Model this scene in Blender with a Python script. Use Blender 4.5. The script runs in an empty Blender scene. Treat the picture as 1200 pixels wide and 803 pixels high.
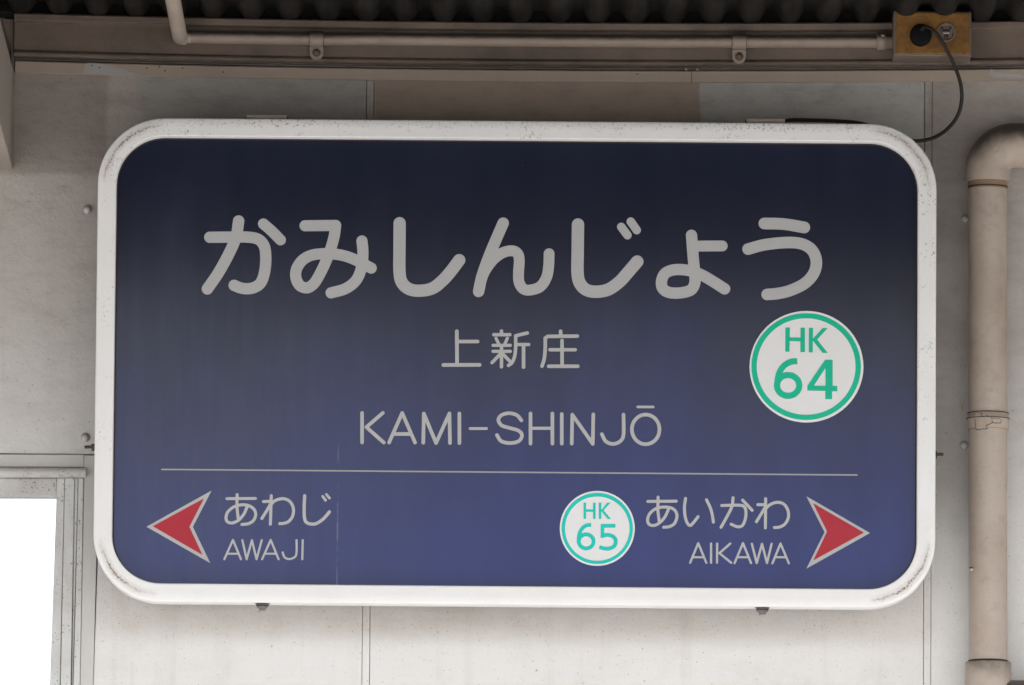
import bpy, math, random
import numpy as np
from mathutils import Vector, Matrix
R = math.radians
random.seed(4)
S = bpy.context.scene
C = S.collection

# ------------------------------------------------------------------ camera
PITCH, ROLL, FPX, MMPX = R(7.5), R(0.47), 14000.0, 0.0014
fwd = Vector((0, math.cos(PITCH), math.sin(PITCH)))
r0 = Vector((1, 0, 0)); u0 = r0.cross(fwd)
rt = r0*math.cos(ROLL) + u0*math.sin(ROLL)
up = u0*math.cos(ROLL) - r0*math.sin(ROLL)
camloc = Vector((0, -.16, 3.9)) - fwd*(FPX*MMPX)
cam = bpy.data.objects.new('camera', bpy.data.cameras.new('camera'))
cam.data.sensor_width = 36; cam.data.lens = FPX/1200*36
cam.data.clip_start = .5; cam.data.clip_end = 3000
cam.matrix_world = Matrix((( rt.x, up.x, -fwd.x, camloc.x), (rt.y, up.y, -fwd.y, camloc.y), (rt.z, up.z, -fwd.z, camloc.z), (0, 0, 0, 1)))
C.objects.link(cam); S.camera = cam

# ------------------------------------------------------------------ sky, sun, exposure (overcast day)
SUN_EL, SUN_AZ = R(52), R(-28)            # soft light from the open side of the platform, a little from the left
w = bpy.data.worlds.new("World"); S.world = w; w.use_nodes = True
nt = w.node_tree; bg = nt.nodes['Background']
sky = nt.nodes.new('ShaderNodeTexSky'); sky.sky_type = 'NISHITA'; sky.sun_disc = False
sky.sun_elevation = R(30); sky.sun_rotation = math.pi + SUN_AZ
sky.sun_elevation = SUN_EL
sky.dust_density = 4; sky.air_density = 1.0; sky.ozone_density = 1.0
hs = nt.nodes.new('ShaderNodeHueSaturation'); hs.inputs['Saturation'].default_value = .22
nt.links.new(sky.outputs[0], hs.inputs['Color']); nt.links.new(hs.outputs[0], bg.inputs[0])
bg.inputs[1].default_value = .15
sun = bpy.data.objects.new('sun', bpy.data.lights.new('sun', 'SUN')); C.objects.link(sun)
sun.data.energy = 1.5; sun.data.angle = R(35); sun.data.color = (1, .995, .985)
sd = Vector((math.sin(SUN_AZ)*math.cos(SUN_EL), -math.cos(SUN_AZ)*math.cos(SUN_EL), math.sin(SUN_EL)))
sun.rotation_euler = sd.to_track_quat('Z', 'Y').to_euler(); sun.location = sd*50
vs = S.view_settings; vs.view_transform = 'Standard'; vs.look = 'None'; vs.gamma = 1; vs.use_curve_mapping = False
vs.exposure = 1.56
S.cycles.max_bounces = 8
S.cycles.use_denoising = True

# ------------------------------------------------------------------ helpers
def W(px, py, y):
    """point of the vertical plane y seen at photo pixel (used to measure things off the photograph)"""
    d = fwd + rt*((px-600)/FPX) - up*((py-401.5)/FPX)
    return camloc + d*((y-camloc.y)/d.y)
def link(o, parent=None):
    C.objects.link(o)
    if parent is not None: o.parent = parent
    return o
def tag(o, label=None, cat=None, group=None, kind=None):
    for k, v in (('label', label), ('category', cat), ('group', group), ('kind', kind)):
        if v: o[k] = v
    return o
def empty(name, loc, label, cat, group=None):
    o = bpy.data.objects.new(name, None); o.empty_display_size = .05
    link(o); tag(o, label, cat, group); o.location = loc
    return o
def rel(o, parent):
    if parent is not None:
        bpy_w = Vector((0, 0, 0)); p = parent
        while p is not None: bpy_w += p.location; p = p.parent
        o.location = -bpy_w
    return o
class MB:
    """collects geometry in world metres and links it as ONE mesh object"""
    def __init__(s): s.v = []; s.f = []; s.m = []; s.smooth = []
    def add(s, vs, fs, smooth=False):
        b = len(s.v); s.v += [tuple(p) for p in vs]; s.f += [tuple(i+b for i in f) for f in fs]; s.smooth += [smooth]*len(fs)
        return s
    def box(s, x0, x1, y0, y1, z0, z1):
        if x0 > x1: x0, x1 = x1, x0
        if y0 > y1: y0, y1 = y1, y0
        if z0 > z1: z0, z1 = z1, z0
        return s.add([(x0,y0,z0),(x1,y0,z0),(x1,y1,z0),(x0,y1,z0),(x0,y0,z1),(x1,y0,z1),(x1,y1,z1),(x0,y1,z1)],
              [(0,3,2,1),(4,5,6,7),(0,1,5,4),(1,2,6,5),(2,3,7,6),(3,0,4,7)])
    def prism(s, pix, y0, y1, bev=0.0):
        """outline given in photo pixels on the plane y0 (front), extruded straight back to y1; bev = small front chamfer"""
        pts = [W(a, b, y0) for a, b in pix]
        return s.slab([(p.x, p.z) for p in pts], y0, y1, bev)
    def slab(s, xz, y0, y1, bev=0.0):
        n = len(xz)
        area = sum(xz[i][0]*xz[(i+1) % n][1]-xz[(i+1) % n][0]*xz[i][1] for i in range(n))
        if area < 0: xz = xz[::-1]
        if bev > 0:
            cx = sum(p[0] for p in xz)/n; cz = sum(p[1] for p in xz)/n
            inn = []
            for i in range(n):
                p0, p1, p2 = (Vector(xz[i-1]), Vector(xz[i]), Vector(xz[(i+1) % n]))
                a = (p1-p0).normalized(); b = (p2-p1).normalized()
                na = Vector((-a.y, a.x)); nb = Vector((-b.y, b.x)); m = (na+nb)
                m = m/max(m.length_squared/2, .3)
                inn.append(p1+m*bev)
            v = [(p[0], y0, p[1]) for p in inn]+[(p[0], y0+bev, p[1]) for p in xz]+[(p[0], y1, p[1]) for p in xz]
            f = [tuple(range(n))]+[(i, (i+1) % n, n+(i+1) % n, n+i)[::-1] for i in range(n)]+[(n+i, n+(i+1) % n, 2*n+(i+1) % n, 2*n+i)[::-1] for i in range(n)]
            f.append(tuple(range(3*n-1, 2*n-1, -1)))
        else:
            v = [(p[0], y0, p[1]) for p in xz]+[(p[0], y1, p[1]) for p in xz]
            f = [tuple(range(n)), tuple(range(2*n-1, n-1, -1))]+[(i, n+i, n+(i+1) % n, (i+1) % n) for i in range(n)]
        return s.add(v, f)
    def tube(s, pts, r, n=20, caps=True, smooth=True):
        pts = [Vector(p) for p in pts]; rings = []
        rr = r if isinstance(r, (list, tuple)) else [r]*len(pts)
        t0 = (pts[1]-pts[0]).normalized()
        a = t0.orthogonal().normalized()
        for i, p in enumerate(pts):
            t = ((pts[min(i+1, len(pts)-1)]-pts[max(i-1, 0)])).normalized()
            a = (a-t*a.dot(t)).normalized(); b = t.cross(a)
            rings.append([p+(a*math.cos(2*math.pi*k/n)+b*math.sin(2*math.pi*k/n))*rr[i] for k in range(n)])
        v = [q for ring in rings for q in ring]
        f = [(i*n+k, i*n+(k+1) % n, (i+1)*n+(k+1) % n, (i+1)*n+k) for i in range(len(pts)-1) for k in range(n)]
        s.add(v, f, smooth)
        if caps:
            s.add(rings[0], [tuple(range(n))[::-1]]); s.add(rings[-1], [tuple(range(n))])
        return s
    def lathe(s, origin, axis, prof, n=24, smooth=True):
        """prof: (radius, distance along axis)"""
        o = Vector(origin); ax = Vector(axis).normalized(); a = ax.orthogonal().normalized(); b = ax.cross(a)
        v = [o+ax*h+(a*math.cos(2*math.pi*k/n)+b*math.sin(2*math.pi*k/n))*r for r, h in prof for k in range(n)]
        f = [(i*n+k, i*n+(k+1) % n, (i+1)*n+(k+1) % n, (i+1)*n+k) for i in range(len(prof)-1) for k in range(n)]
        s.add(v, f, smooth)
        if prof[0][0] > 0: s.add(v[:n], [tuple(range(n))[::-1]])
        if prof[-1][0] > 0: s.add(v[-n:], [tuple(range(n))])
        return s
    def build(s, name, mat, parent=None, bevel=0, recalc=True):
        me = bpy.data.meshes.new(name); me.from_pydata(s.v, [], s.f); me.materials.append(mat)
        me.polygons.foreach_set('use_smooth', s.smooth); me.update()
        o = bpy.data.objects.new(name, me); link(o, parent); rel(o, parent)
        if recalc:
            import bmesh
            bm = bmesh.new(); bm.from_mesh(me)
            bmesh.ops.recalc_face_normals(bm, faces=bm.faces[:]); bm.to_mesh(me); bm.free()
        if bevel:
            b = o.modifiers.new('bevel', 'BEVEL'); b.width = bevel; b.segments = 2; b.limit_method = 'ANGLE'; b.angle_limit = R(40)
        return o

# ------------------------------------------------------------------ materials
class NT:
    def __init__(s, name):
        s.m = bpy.data.materials.new(name); s.m.use_nodes = True; s.t = s.m.node_tree
        s.b = s.t.nodes['Principled BSDF']
        s.pos = s.t.nodes.new('ShaderNodeNewGeometry').outputs['Position']
    def n(s, typ, **kw):
        nd = s.t.nodes.new(typ)
        for k, v in kw.items(): setattr(nd, k, v)
        return nd
    def link(s, a, b): s.t.links.new(a, b)
    def put(s, sock, v):
        if hasattr(v, 'is_output') or hasattr(v, 'links'): s.link(v, sock)
        else: sock.default_value = v
    def math(s, op, a, b=None, c=None, clamp=False):
        nd = s.n('ShaderNodeMath', operation=op, use_clamp=clamp)
        s.put(nd.inputs[0], a)
        if b is not None: s.put(nd.inputs[1], b)
        if c is not None: s.put(nd.inputs[2], c)
        return nd.outputs[0]
    def noise(s, scale, detail=3, rough=.55, stretch=(1, 1, 1), off=(0, 0, 0), dist=0):
        mp = s.n('ShaderNodeMapping'); s.link(s.pos, mp.inputs[0])
        mp.inputs['Scale'].default_value = stretch; mp.inputs['Location'].default_value = off
        nd = s.n('ShaderNodeTexNoise'); s.link(mp.outputs[0], nd.inputs['Vector'])
        nd.inputs['Scale'].default_value = scale; nd.inputs['Detail'].default_value = detail
        nd.inputs['Roughness'].default_value = rough; nd.inputs['Distortion'].default_value = dist
        return nd.outputs['Fac']
    def ramp(s, v, lo, hi, a=0.0, b=1.0):
        nd = s.n('ShaderNodeMapRange', interpolation_type='SMOOTHSTEP'); s.put(nd.inputs[0], v)
        nd.inputs[1].default_value = lo; nd.inputs[2].default_value = hi; nd.inputs[3].default_value = a; nd.inputs[4].default_value = b
        return nd.outputs[0]
    def mix(s, f, a, b):
        nd = s.n('ShaderNodeMix', data_type='RGBA'); s.put(nd.inputs[0], f)
        for i, c in ((6, a), (7, b)):
            if isinstance(c, tuple): nd.inputs[i].default_value = (*c, 1) if len(c) == 3 else c
            else: s.link(c, nd.inputs[i])
        return nd.outputs[2]
    def boxmask(s, x0, x1, z0, z1, soft=.006, jit=.012, jscale=14):
        """a patch with a ragged edge at a place on the wall"""
        sep = s.n('ShaderNodeSeparateXYZ'); s.link(s.pos, sep.inputs[0])
        j = s.math('MULTIPLY', s.math('SUBTRACT', s.noise(jscale, 3), .5), jit*2)
        j2 = s.math('MULTIPLY', s.math('SUBTRACT', s.noise(jscale, 3, off=(3, 5, 1)), .5), jit*2)
        x = s.math('ADD', sep.outputs[0], j); z = s.math('ADD', sep.outputs[2], j2)
        m = s.ramp(x, x0-soft, x0+soft); m = s.math('MULTIPLY', m, s.ramp(x, x1-soft, x1+soft, 1, 0))
        m = s.math('MULTIPLY', m, s.ramp(z, z0-soft, z0+soft)); m = s.math('MULTIPLY', m, s.ramp(z, z1-soft, z1+soft, 1, 0))
        return m
    def bump(s, h, strength=.3, dist=.001):
        nd = s.n('ShaderNodeBump'); s.link(h, nd.inputs['Height']); nd.inputs['Strength'].default_value = strength
        nd.inputs['Distance'].default_value = dist; s.link(nd.outputs[0], s.b.inputs['Normal'])
    def fin(s, col, rough=.5, metal=0.0, spec=None):
        s.put(s.b.inputs['Base Color'], (*col, 1) if isinstance(col, tuple) else col)
        s.put(s.b.inputs['Roughness'], rough); s.put(s.b.inputs['Metallic'], metal)
        if spec is not None: s.b.inputs['Specular IOR Level'].default_value = spec
        return s.m

def painted(name, c, dirt=(.18, .14, .11), amt=.35, speck=.5, rough=.5, bump=.35, pscale=240, mott=9, thr=.72, spec=.4, shade=0):
    t = NT(name)
    big = t.ramp(t.noise(mott, 5, .6), .35, .75)
    col = t.mix(t.math('MULTIPLY', big, amt), c, dirt)
    sp = t.ramp(t.noise(pscale, 2, .5), thr, thr+.06)
    spm = t.math('MULTIPLY', sp, t.math('MULTIPLY', t.ramp(t.noise(mott*2, 3, off=(4, 4, 4)), .4, .65), speck))
    col = t.mix(spm, col, (.07, .055, .045))
    fine = t.noise(pscale*1.5, 2); col = t.mix(t.math('MULTIPLY', fine, .12), col, (0, 0, 0))
    if shade:  # overhead shade painted into up-facing faces, broken by noise; the drips are dirt
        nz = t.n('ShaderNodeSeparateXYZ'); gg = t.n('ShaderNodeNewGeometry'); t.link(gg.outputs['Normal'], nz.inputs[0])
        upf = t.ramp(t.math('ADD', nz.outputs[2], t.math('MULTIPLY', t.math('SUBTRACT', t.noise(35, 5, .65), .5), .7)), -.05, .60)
        col = t.mix(t.math('MULTIPLY', upf, shade), col, (.035, .028, .023))
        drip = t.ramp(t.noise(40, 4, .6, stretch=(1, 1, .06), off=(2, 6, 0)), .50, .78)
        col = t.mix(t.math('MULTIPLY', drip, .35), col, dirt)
    h = t.math('ADD', t.math('MULTIPLY', t.noise(90, 4, .6), .7), t.math('MULTIPLY', fine, .3))
    t.bump(h, bump, .0012)
    return t.fin(col, rough, 0, spec)

def wall_mat():
    t = NT('wall_paint')
    base = (.76, .75, .74)
    # grime left on the upper part of the wall, in uneven bands and blotches
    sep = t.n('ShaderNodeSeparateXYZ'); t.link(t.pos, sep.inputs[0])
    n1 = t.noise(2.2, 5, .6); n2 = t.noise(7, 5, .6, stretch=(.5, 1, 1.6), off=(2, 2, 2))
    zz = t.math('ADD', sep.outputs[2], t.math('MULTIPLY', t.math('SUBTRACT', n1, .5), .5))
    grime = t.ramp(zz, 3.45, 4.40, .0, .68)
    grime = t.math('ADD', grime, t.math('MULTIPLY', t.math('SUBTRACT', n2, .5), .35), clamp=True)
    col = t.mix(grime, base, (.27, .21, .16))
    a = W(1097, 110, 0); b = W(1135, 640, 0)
    m6 = t.math('MULTIPLY', t.boxmask(a.x-.3, b.x+.05, b.z+.05, a.z+.2, .10, .12, 6), t.ramp(t.noise(6, 5, .6, off=(7, 7, 7)), .2, .7, .3, .75))  # sign's shade beside the pipe painted in, together with some grey dirt
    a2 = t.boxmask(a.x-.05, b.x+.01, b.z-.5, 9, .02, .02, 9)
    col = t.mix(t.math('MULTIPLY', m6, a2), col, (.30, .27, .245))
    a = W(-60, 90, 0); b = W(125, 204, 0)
    m7 = t.boxmask(a.x, b.x, b.z, a.z+.2, .006, .006, 9)  # shadow of the rafter painted into the wall as a darker box
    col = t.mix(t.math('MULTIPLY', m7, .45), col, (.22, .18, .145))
    # grey over-painted patches left and right of a brown one under the eave strip
    a = W(165, 96, 0); b = W(430, 150, 0)
    m1 = t.boxmask(a.x, b.x, b.z-.02, a.z+.1, .004, .03, 16)
    col = t.mix(t.math('MULTIPLY', m1, .75), col, (.36, .365, .345))
    a = W(822, 96, 0); b = W(1083, 152, 0)
    m2 = t.boxmask(a.x, b.x, b.z-.02, a.z+.1, .003, .012, 22)
    col = t.mix(t.math('MULTIPLY', m2, .8), col, (.43, .43, .405))
    a = W(440, 96, 0); b = W(820, 152, 0)
    m5 = t.boxmask(a.x, b.x, b.z-.02, a.z+.1, .002, .004, 22)
    col = t.mix(t.math('MULTIPLY', m5, .85), col, (.34, .255, .20))
    mot = t.math('MULTIPLY', t.ramp(t.noise(30, 6, .7, stretch=(.6, 1, 1.4), off=(5, 0, 5)), .42, .70), .42)
    col = t.mix(t.math('MULTIPLY', mot, grime), col, (.12, .10, .085))
    # dirt stain and specks below the sign box, with its shadow strip painted in
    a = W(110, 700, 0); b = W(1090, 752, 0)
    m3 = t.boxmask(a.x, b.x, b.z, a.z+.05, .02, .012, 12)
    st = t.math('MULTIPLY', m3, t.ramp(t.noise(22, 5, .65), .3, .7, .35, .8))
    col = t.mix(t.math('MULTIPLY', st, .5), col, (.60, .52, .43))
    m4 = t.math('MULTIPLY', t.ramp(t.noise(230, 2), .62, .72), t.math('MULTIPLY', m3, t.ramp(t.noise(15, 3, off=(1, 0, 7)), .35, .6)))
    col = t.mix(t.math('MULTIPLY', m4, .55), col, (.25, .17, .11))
    run = t.ramp(t.noise(14, 5, .65, stretch=(1.6, 1, .10), off=(3, 3, 0)), .50, .80)
    col = t.mix(t.math('MULTIPLY', run, .22), col, (.36, .31, .26))
    blot = t.ramp(t.noise(5, 6, .7, off=(9, 2, 4)), .48, .72)
    col = t.mix(t.math('MULTIPLY', blot, .20), col, (.38, .33, .28))
    # small specks everywhere
    sp = t.math('MULTIPLY', t.ramp(t.noise(190, 2, .5, off=(8, 1, 2)), .66, .74), .55)
    col = t.mix(sp, col, (.12, .10, .09))
    fine = t.noise(420, 2); col = t.mix(t.math('MULTIPLY', fine, .16), col, (.1, .09, .08))
    h = t.math('ADD', t.math('MULTIPLY', t.noise(120, 4, .6), .8), t.math('MULTIPLY', t.noise(380, 2), .35))
    t.bump(h, .8, .0016)
    return t.fin(col, .6, 0, .35)

M = {}
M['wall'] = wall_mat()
M['beam'] = painted('beam_paint', (.185, .138, .108), (.075, .056, .045), .75, .5, .45, .6)
M['trim'] = painted('trim_paint', (.42, .34, .275), (.32, .26, .21), .4, .6, .5, .4, 200)
M['pipe'] = painted('conduit_paint', (.36, .285, .235), (.22, .17, .14), .35, .6, .4, .6, shade=.8)
M['drain'] = painted('drainpipe_paint', (.49, .41, .35), (.30, .225, .165), .5, .6, .40, .25, 160, 6, shade=.85)
M['clamp'] = painted('clamp_paint', (.47, .385, .32), (.30, .225, .165), .5, .6, .40, .25, 160, 6)
M['ringdark'] = painted('grimy_seam', (.10, .075, .06), (.05, .04, .03), .6, .3, .6, .2)
M['ring'] = painted('glue_ring', (.30, .20, .12), (.2, .14, .1), .4, .3, .5, .2)
M['window'] = painted('window_paint', (.64, .64, .63), (.36, .32, .29), .35, .75, .5, .4, 260, 16, .60)
M['window_dirty'] = painted('window_dirty', (.60, .59, .575), (.30, .26, .235), .5, .8, .5, .5, 250, 12, .58)
M['casing'] = painted('casing_paint', (.60, .59, .57), (.48, .45, .41), .3, .25, .5, .3)
M['chip'] = painted('bare_primer', (.42, .41, .40), (.3, .28, .26), .3, .7, .6, .3)
M['socket'] = painted('socket_plastic', (.17, .13, .095), (.09, .07, .05), .5, .4, .5, .3)
M['dark'] = painted('dark_gap', (.03, .028, .026), (.02, .02, .02), .2, 0, .8, .2)
M['gasket'] = painted('gasket_rubber', (.035, .018, .013), (.02, .012, .01), .4, .2, .7, .2)
M['shade'] = painted('gap_shade', (.004, .004, .004), (.008, .007, .006), .3, 0, .95, .2)  # near-black for the shadow gap between roof and beam
M['black'] = painted('black_rubber', (.004, .004, .004), (.008, .008, .008), .35, .1, .6, .2, spec=.12)
M['cord'] = painted('cord_rubber', (.016, .014, .013), (.045, .038, .032), .4, .1, .55, .2, spec=.2)
M['bolt'] = painted('bolt_steel', (.22, .21, .20), (.09, .07, .06), .5, .4, .5, .3)
M['rust'] = painted('rusty_bolt', (.10, .075, .06), (.05, .04, .03), .4, .3, .6, .3)
M['steel'] = painted('dull_steel', (.42, .40, .38), (.2, .15, .12), .35, .4, .4, .2)
M['housing'] = painted('housing_paint', (.30, .29, .28), (.16, .13, .11), .4, .4, .5, .2)
M['rafter'] = painted('rafter_paint', (.34, .29, .25), (.24, .2, .17), .3, .4, .5, .3)

def brass():
    t = NT('tarnished_plate')
    col = t.mix(t.ramp(t.noise(30, 5, .6), .3, .7), (.30, .145, .03), (.15, .07, .02))
    col = t.mix(t.math('MULTIPLY', t.ramp(t.noise(160, 3), .55, .7), .6), col, (.07, .04, .02))
    t.bump(t.noise(200, 3), .3, .0008)
    return t.fin(col, .42, .35)
M['brass'] = brass()
def roofm():
    t = NT('roof_sheet')
    col = t.mix(t.ramp(t.noise(16, 5, .65, stretch=(2, .3, 1)), .3, .75), (.024, .021, .019), (.008, .007, .006))
    t.bump(t.noise(120, 3), .3, .001)
    return t.fin(col, .85, 0, .12)
M['roof'] = roofm()
def acrylic():
    t = NT('navy_acrylic')
    n = t.ramp(t.noise(5, 4, .6, stretch=(3.0, 1, .55)), .3, .75)
    sepz = t.n('ShaderNodeSeparateXYZ'); t.link(t.pos, sepz.inputs[0])
    blue_mix = t.ramp(t.math('ADD', sepz.outputs[2], t.math('MULTIPLY', t.noise(3, 4, stretch=(1.5, 1, .6)), .35)), 3.68, 4.22, 1, 0)   # bluer and lighter towards the bottom, uneven
    col = t.mix(n, t.mix(blue_mix, (.012, .015, .033), (.016, .028, .145)), t.mix(blue_mix, (.015, .018, .038), (.021, .034, .170)))
    # milky fading of the lower left of the sheet, in vertical streaks
    sep = t.n('ShaderNodeSeparateXYZ'); t.link(t.pos, sep.inputs[0])
    left = t.ramp(sep.outputs[0], -.62, .1, 1, 0)
    low = t.ramp(t.math('ADD', sep.outputs[2], t.math('MULTIPLY', t.noise(4, 3), .4)), 4.0, 4.35, 1, 0)
    st = t.ramp(t.noise(26, 3, .6, stretch=(1.6, 1, .12)), .2, .9, .45, 1)
    col = t.mix(t.math('MULTIPLY', t.math('MULTIPLY', left, low), t.math('MULTIPLY', st, .5)), col, (.065, .075, .13))
    # long thin scratch where two strips of the film meet
    a = W(396.5, 515, -.138); b = W(397, 688, -.138)
    xx = t.math('ABSOLUTE', t.math('SUBTRACT', sep.outputs[0], a.x))
    sm = t.math('MULTIPLY', t.ramp(xx, .0006, .0016, 1, 0), t.math('MULTIPLY', t.ramp(sep.outputs[2], a.z-.03, a.z, 1, 0), t.ramp(t.noise(60, 4, .7, stretch=(1, 1, .35)), .40, .62)))
    col = t.mix(t.math('MULTIPLY', sm, .26), col, (.4, .4, .46))
    sp = t.math('MULTIPLY', t.ramp(t.noise(180, 2, .5), .785, .81), .3)
    col = t.mix(sp, col, (.35, .35, .4))
    t.link(t.math('ADD', t.math('MULTIPLY', t.noise(18, 3, stretch=(1, 1, .3)), .12), .19), t.b.inputs['Roughness'])
    m = t.fin(col, .2, 0, .25)
    t.link(t.math('ADD', t.math('MULTIPLY', t.noise(18, 3, stretch=(1, 1, .3)),   .10), .12), t.b.inputs['Roughness'])
    return m
M['acrylic'] = acrylic()
def frame_mat():
    t = NT('frame_aluminium')
    at = t.n('ShaderNodeAttribute'); at.attribute_name = 'stain'
    sx = t.n('ShaderNodeSeparateColor'); t.link(at.outputs['Color'], sx.inputs[0])
    corner, band, topw = sx.outputs[0], sx.outputs[1], sx.outputs[2]
    jit = t.math('MULTIPLY', t.math('SUBTRACT', t.noise(45, 4, .6, off=(1, 1, 1)), .5), .30)
    dl = t.math('ABSOLUTE', t.math('SUBTRACT', t.math('ADD', band, jit), .36))
    thin = t.ramp(dl, .015, .085, 1, 0); band = t.ramp(dl, .05, .30, 1, 0)
    brush = t.noise(300, 2, .5)
    col = t.mix(t.math('MULTIPLY', t.ramp(t.noise(9, 4, .6), .35, .75), .25), (.845, .84, .835), (.70, .685, .67))
    col = t.mix(t.math('MULTIPLY', brush, .08), col, (.4, .38, .36))
    # rusty grime: a broken line round the corners, specks along the top edge, a few on the sides
    line = t.math('MULTIPLY', t.math('MULTIPLY', corner, t.math('MAXIMUM', thin, t.math('MULTIPLY', band, t.ramp(t.noise(420, 3, .7, off=(5, 5, 5)), .56, .66)))), t.math('MULTIPLY', t.ramp(t.noise(300, 4, .75), .40, .56), t.ramp(t.noise(26, 3, .6, off=(0, 2, 2)), .34, .52, .2, 1)))
    spt = t.math('MULTIPLY', topw, t.ramp(t.noise(210, 3, .6, off=(3, 1, 2)), .56, .64))
    clus = t.ramp(t.noise(13, 4, .6, off=(6, 1, 2)), .46, .66)
    zs = t.n('ShaderNodeSeparateXYZ'); t.link(t.pos, zs.inputs[0])
    clus = t.math('MULTIPLY', clus, t.ramp(t.math('ADD', zs.outputs[2], t.math('MULTIPLY', t.noise(3, 3), .4)), 3.75, 4.2, .12, 1))
    spr = t.math('MULTIPLY', clus, t.math('MULTIPLY', t.ramp(t.noise(230, 4, .7, off=(9, 9, 2)), .57, .66), .75))
    dirt = t.math('MAXIMUM', t.math('MAXIMUM', line, t.math('MULTIPLY', spt, .8)), spr)
    col = t.mix(dirt, col, (.11, .062, .035))
    haze = t.math('MULTIPLY', t.math('MULTIPLY', corner, band), .30)
    col = t.mix(haze, col, (.36, .27, .2))
    t.bump(t.noise(260, 2, stretch=(1, 1, 1)), .12, .0006)
    return t.fin(col, .55, 0, .3)
M['frame'] = frame_mat()
def flat(name, c, rough=.4, var=.06):
    t = NT(name)
    col = t.mix(t.math('MULTIPLY', t.noise(60, 4, .6), var*2), c, tuple(x*.55 for x in c))
    return t.fin(col, rough, 0, .25)
M['letter'] = flat('letter_film', (.475, .475, .475), .4, .08)
M['line'] = flat('rule_film', (.36, .36, .37), .4)
M['red'] = flat('red_film', (.43, .016, .035), .35, .12)
M['white'] = flat('sticker_white', (.80, .80, .80), .4, .03)
M['green'] = flat('sticker_green', (.0, .50, .30), .4, .03)
M['teal'] = flat('sticker_teal', (.0, .58, .50), .4, .03)
def glass():
    t = NT('window_glass')
    tr = t.n('ShaderNodeBsdfTransparent'); tr.inputs[0].default_value = (.93, .95, .95, 1)
    gl = t.n('ShaderNodeBsdfGlossy'); gl.inputs['Roughness'].default_value = .05
    mx = t.n('ShaderNodeMixShader'); fr = t.n('ShaderNodeFresnel'); fr.inputs[0].default_value = 1.45
    t.link(fr.outputs[0], mx.inputs[0]); t.link(tr.outputs[0], mx.inputs[1]); t.link(gl.outputs[0], mx.inputs[2])
    t.link(mx.outputs[0], t.t.nodes['Material Output'].inputs['Surface'])
    return t.m
M['glass'] = glass()
def groundm():
    t = NT('ballast'); col = t.mix(t.noise(8, 6, .7), (.26, .25, .24), (.45, .44, .425))
    t.bump(t.noise(30, 5, .7), .6, .03); return t.fin(col, .9)

# ------------------------------------------------------------------ ground, far below the frame
g = MB(); g.add([(-600, -600, 0), (600, -600, 0), (600, 600, 0), (-600, 600, 0)], [(0, 1, 2, 3)])
tag(g.build('ground', groundm()), kind='structure')

# ------------------------------------------------------------------ wall: panels with recessed joints and joint strips
def sag(x):                       # the long old eave members sag a few millimetres in mid-span
    return .0085*min(1.6, (x/.81)**2)
wall = empty('wall', (0, 0, 0), 'cream painted panel wall with grey patches behind and around the blue sign', 'wall')
def Z(row, y=0, x=600): return W(x, row, y).z
Xw = lambda px, row: W(px, row, 0).x
TOP = 4.75
ja = [(Xw(429.6, 95), Xw(424, 803)), (Xw(438.4, 95), Xw(433, 803)), (Xw(1083.6, 95), Xw(1082.2, 803)), (Xw(1092.4, 95), Xw(1090.8, 803))]
za, zb = Z(95), Z(803)
def jx(j, z):
    a, b = ja[j]; return a+(b-a)*(za-z)/(za-zb)
wx0 = Xw(114.5, 640); zt = Z(532.5, 0, 60)
slope_l = (Xw(114.5, 640)-Xw(109, 803))/(Z(640)-Z(803))
winb, winl = 2.35, W(-328, 700, 0).x
gap = .00045
lx = wx0+slope_l*(winb-Z(640)); lt = wx0+slope_l*(zt-Z(640))
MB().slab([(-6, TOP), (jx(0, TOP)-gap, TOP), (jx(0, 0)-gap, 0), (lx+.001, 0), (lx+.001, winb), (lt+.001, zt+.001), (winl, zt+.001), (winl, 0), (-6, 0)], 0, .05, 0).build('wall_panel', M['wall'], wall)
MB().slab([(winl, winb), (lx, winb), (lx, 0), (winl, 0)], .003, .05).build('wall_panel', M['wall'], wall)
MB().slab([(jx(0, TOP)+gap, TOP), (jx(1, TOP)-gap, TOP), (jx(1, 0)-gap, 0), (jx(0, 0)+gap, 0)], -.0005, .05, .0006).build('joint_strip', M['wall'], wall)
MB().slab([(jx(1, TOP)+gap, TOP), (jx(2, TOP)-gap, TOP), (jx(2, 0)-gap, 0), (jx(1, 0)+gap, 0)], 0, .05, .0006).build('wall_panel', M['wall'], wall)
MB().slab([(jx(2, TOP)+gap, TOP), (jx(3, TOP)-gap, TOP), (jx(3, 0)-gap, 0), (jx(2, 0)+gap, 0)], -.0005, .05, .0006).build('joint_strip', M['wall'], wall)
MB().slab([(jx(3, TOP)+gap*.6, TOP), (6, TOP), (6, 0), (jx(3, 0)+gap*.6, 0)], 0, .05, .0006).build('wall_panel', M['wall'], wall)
MB().box(winl+.0, 6, .052, .06, zt+.05, TOP).box(lx+.01, 6, .052, .06, 0, zt+.05).build('backing_board', M['dark'], wall)
bolt_lab = {0: None}
for (bx, by, s) in ((102.2, 246, 1.0), (99.8, 513.3, 1.0), (1130.6, 256.5, .9), (1129.2, 522.5, 1.0)):
    p = W(bx, by, -.002); r = .0052*s
    MB().lathe((p.x+.0010, .0, p.z+.0014), (0, -1, 0), [(r*1.5, 0), (r*1.5, .0008)], 20, False).build('dark_disc', M['housing'], wall)  # darker disc behind the bolt head, shifted up and to the right
    b = MB().lathe((p.x, .0, p.z), (0, -1, 0), [(r*1.15, 0), (r*1.15, .0014), (r*1.0, .0018), (r*1.0, .0058), (r*.75, .0074), (0.0001, .0078)], 20)
    b.build('anchor_bolt', M['casing'], wall)
p = W(1127.5, 478, 0)
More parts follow.
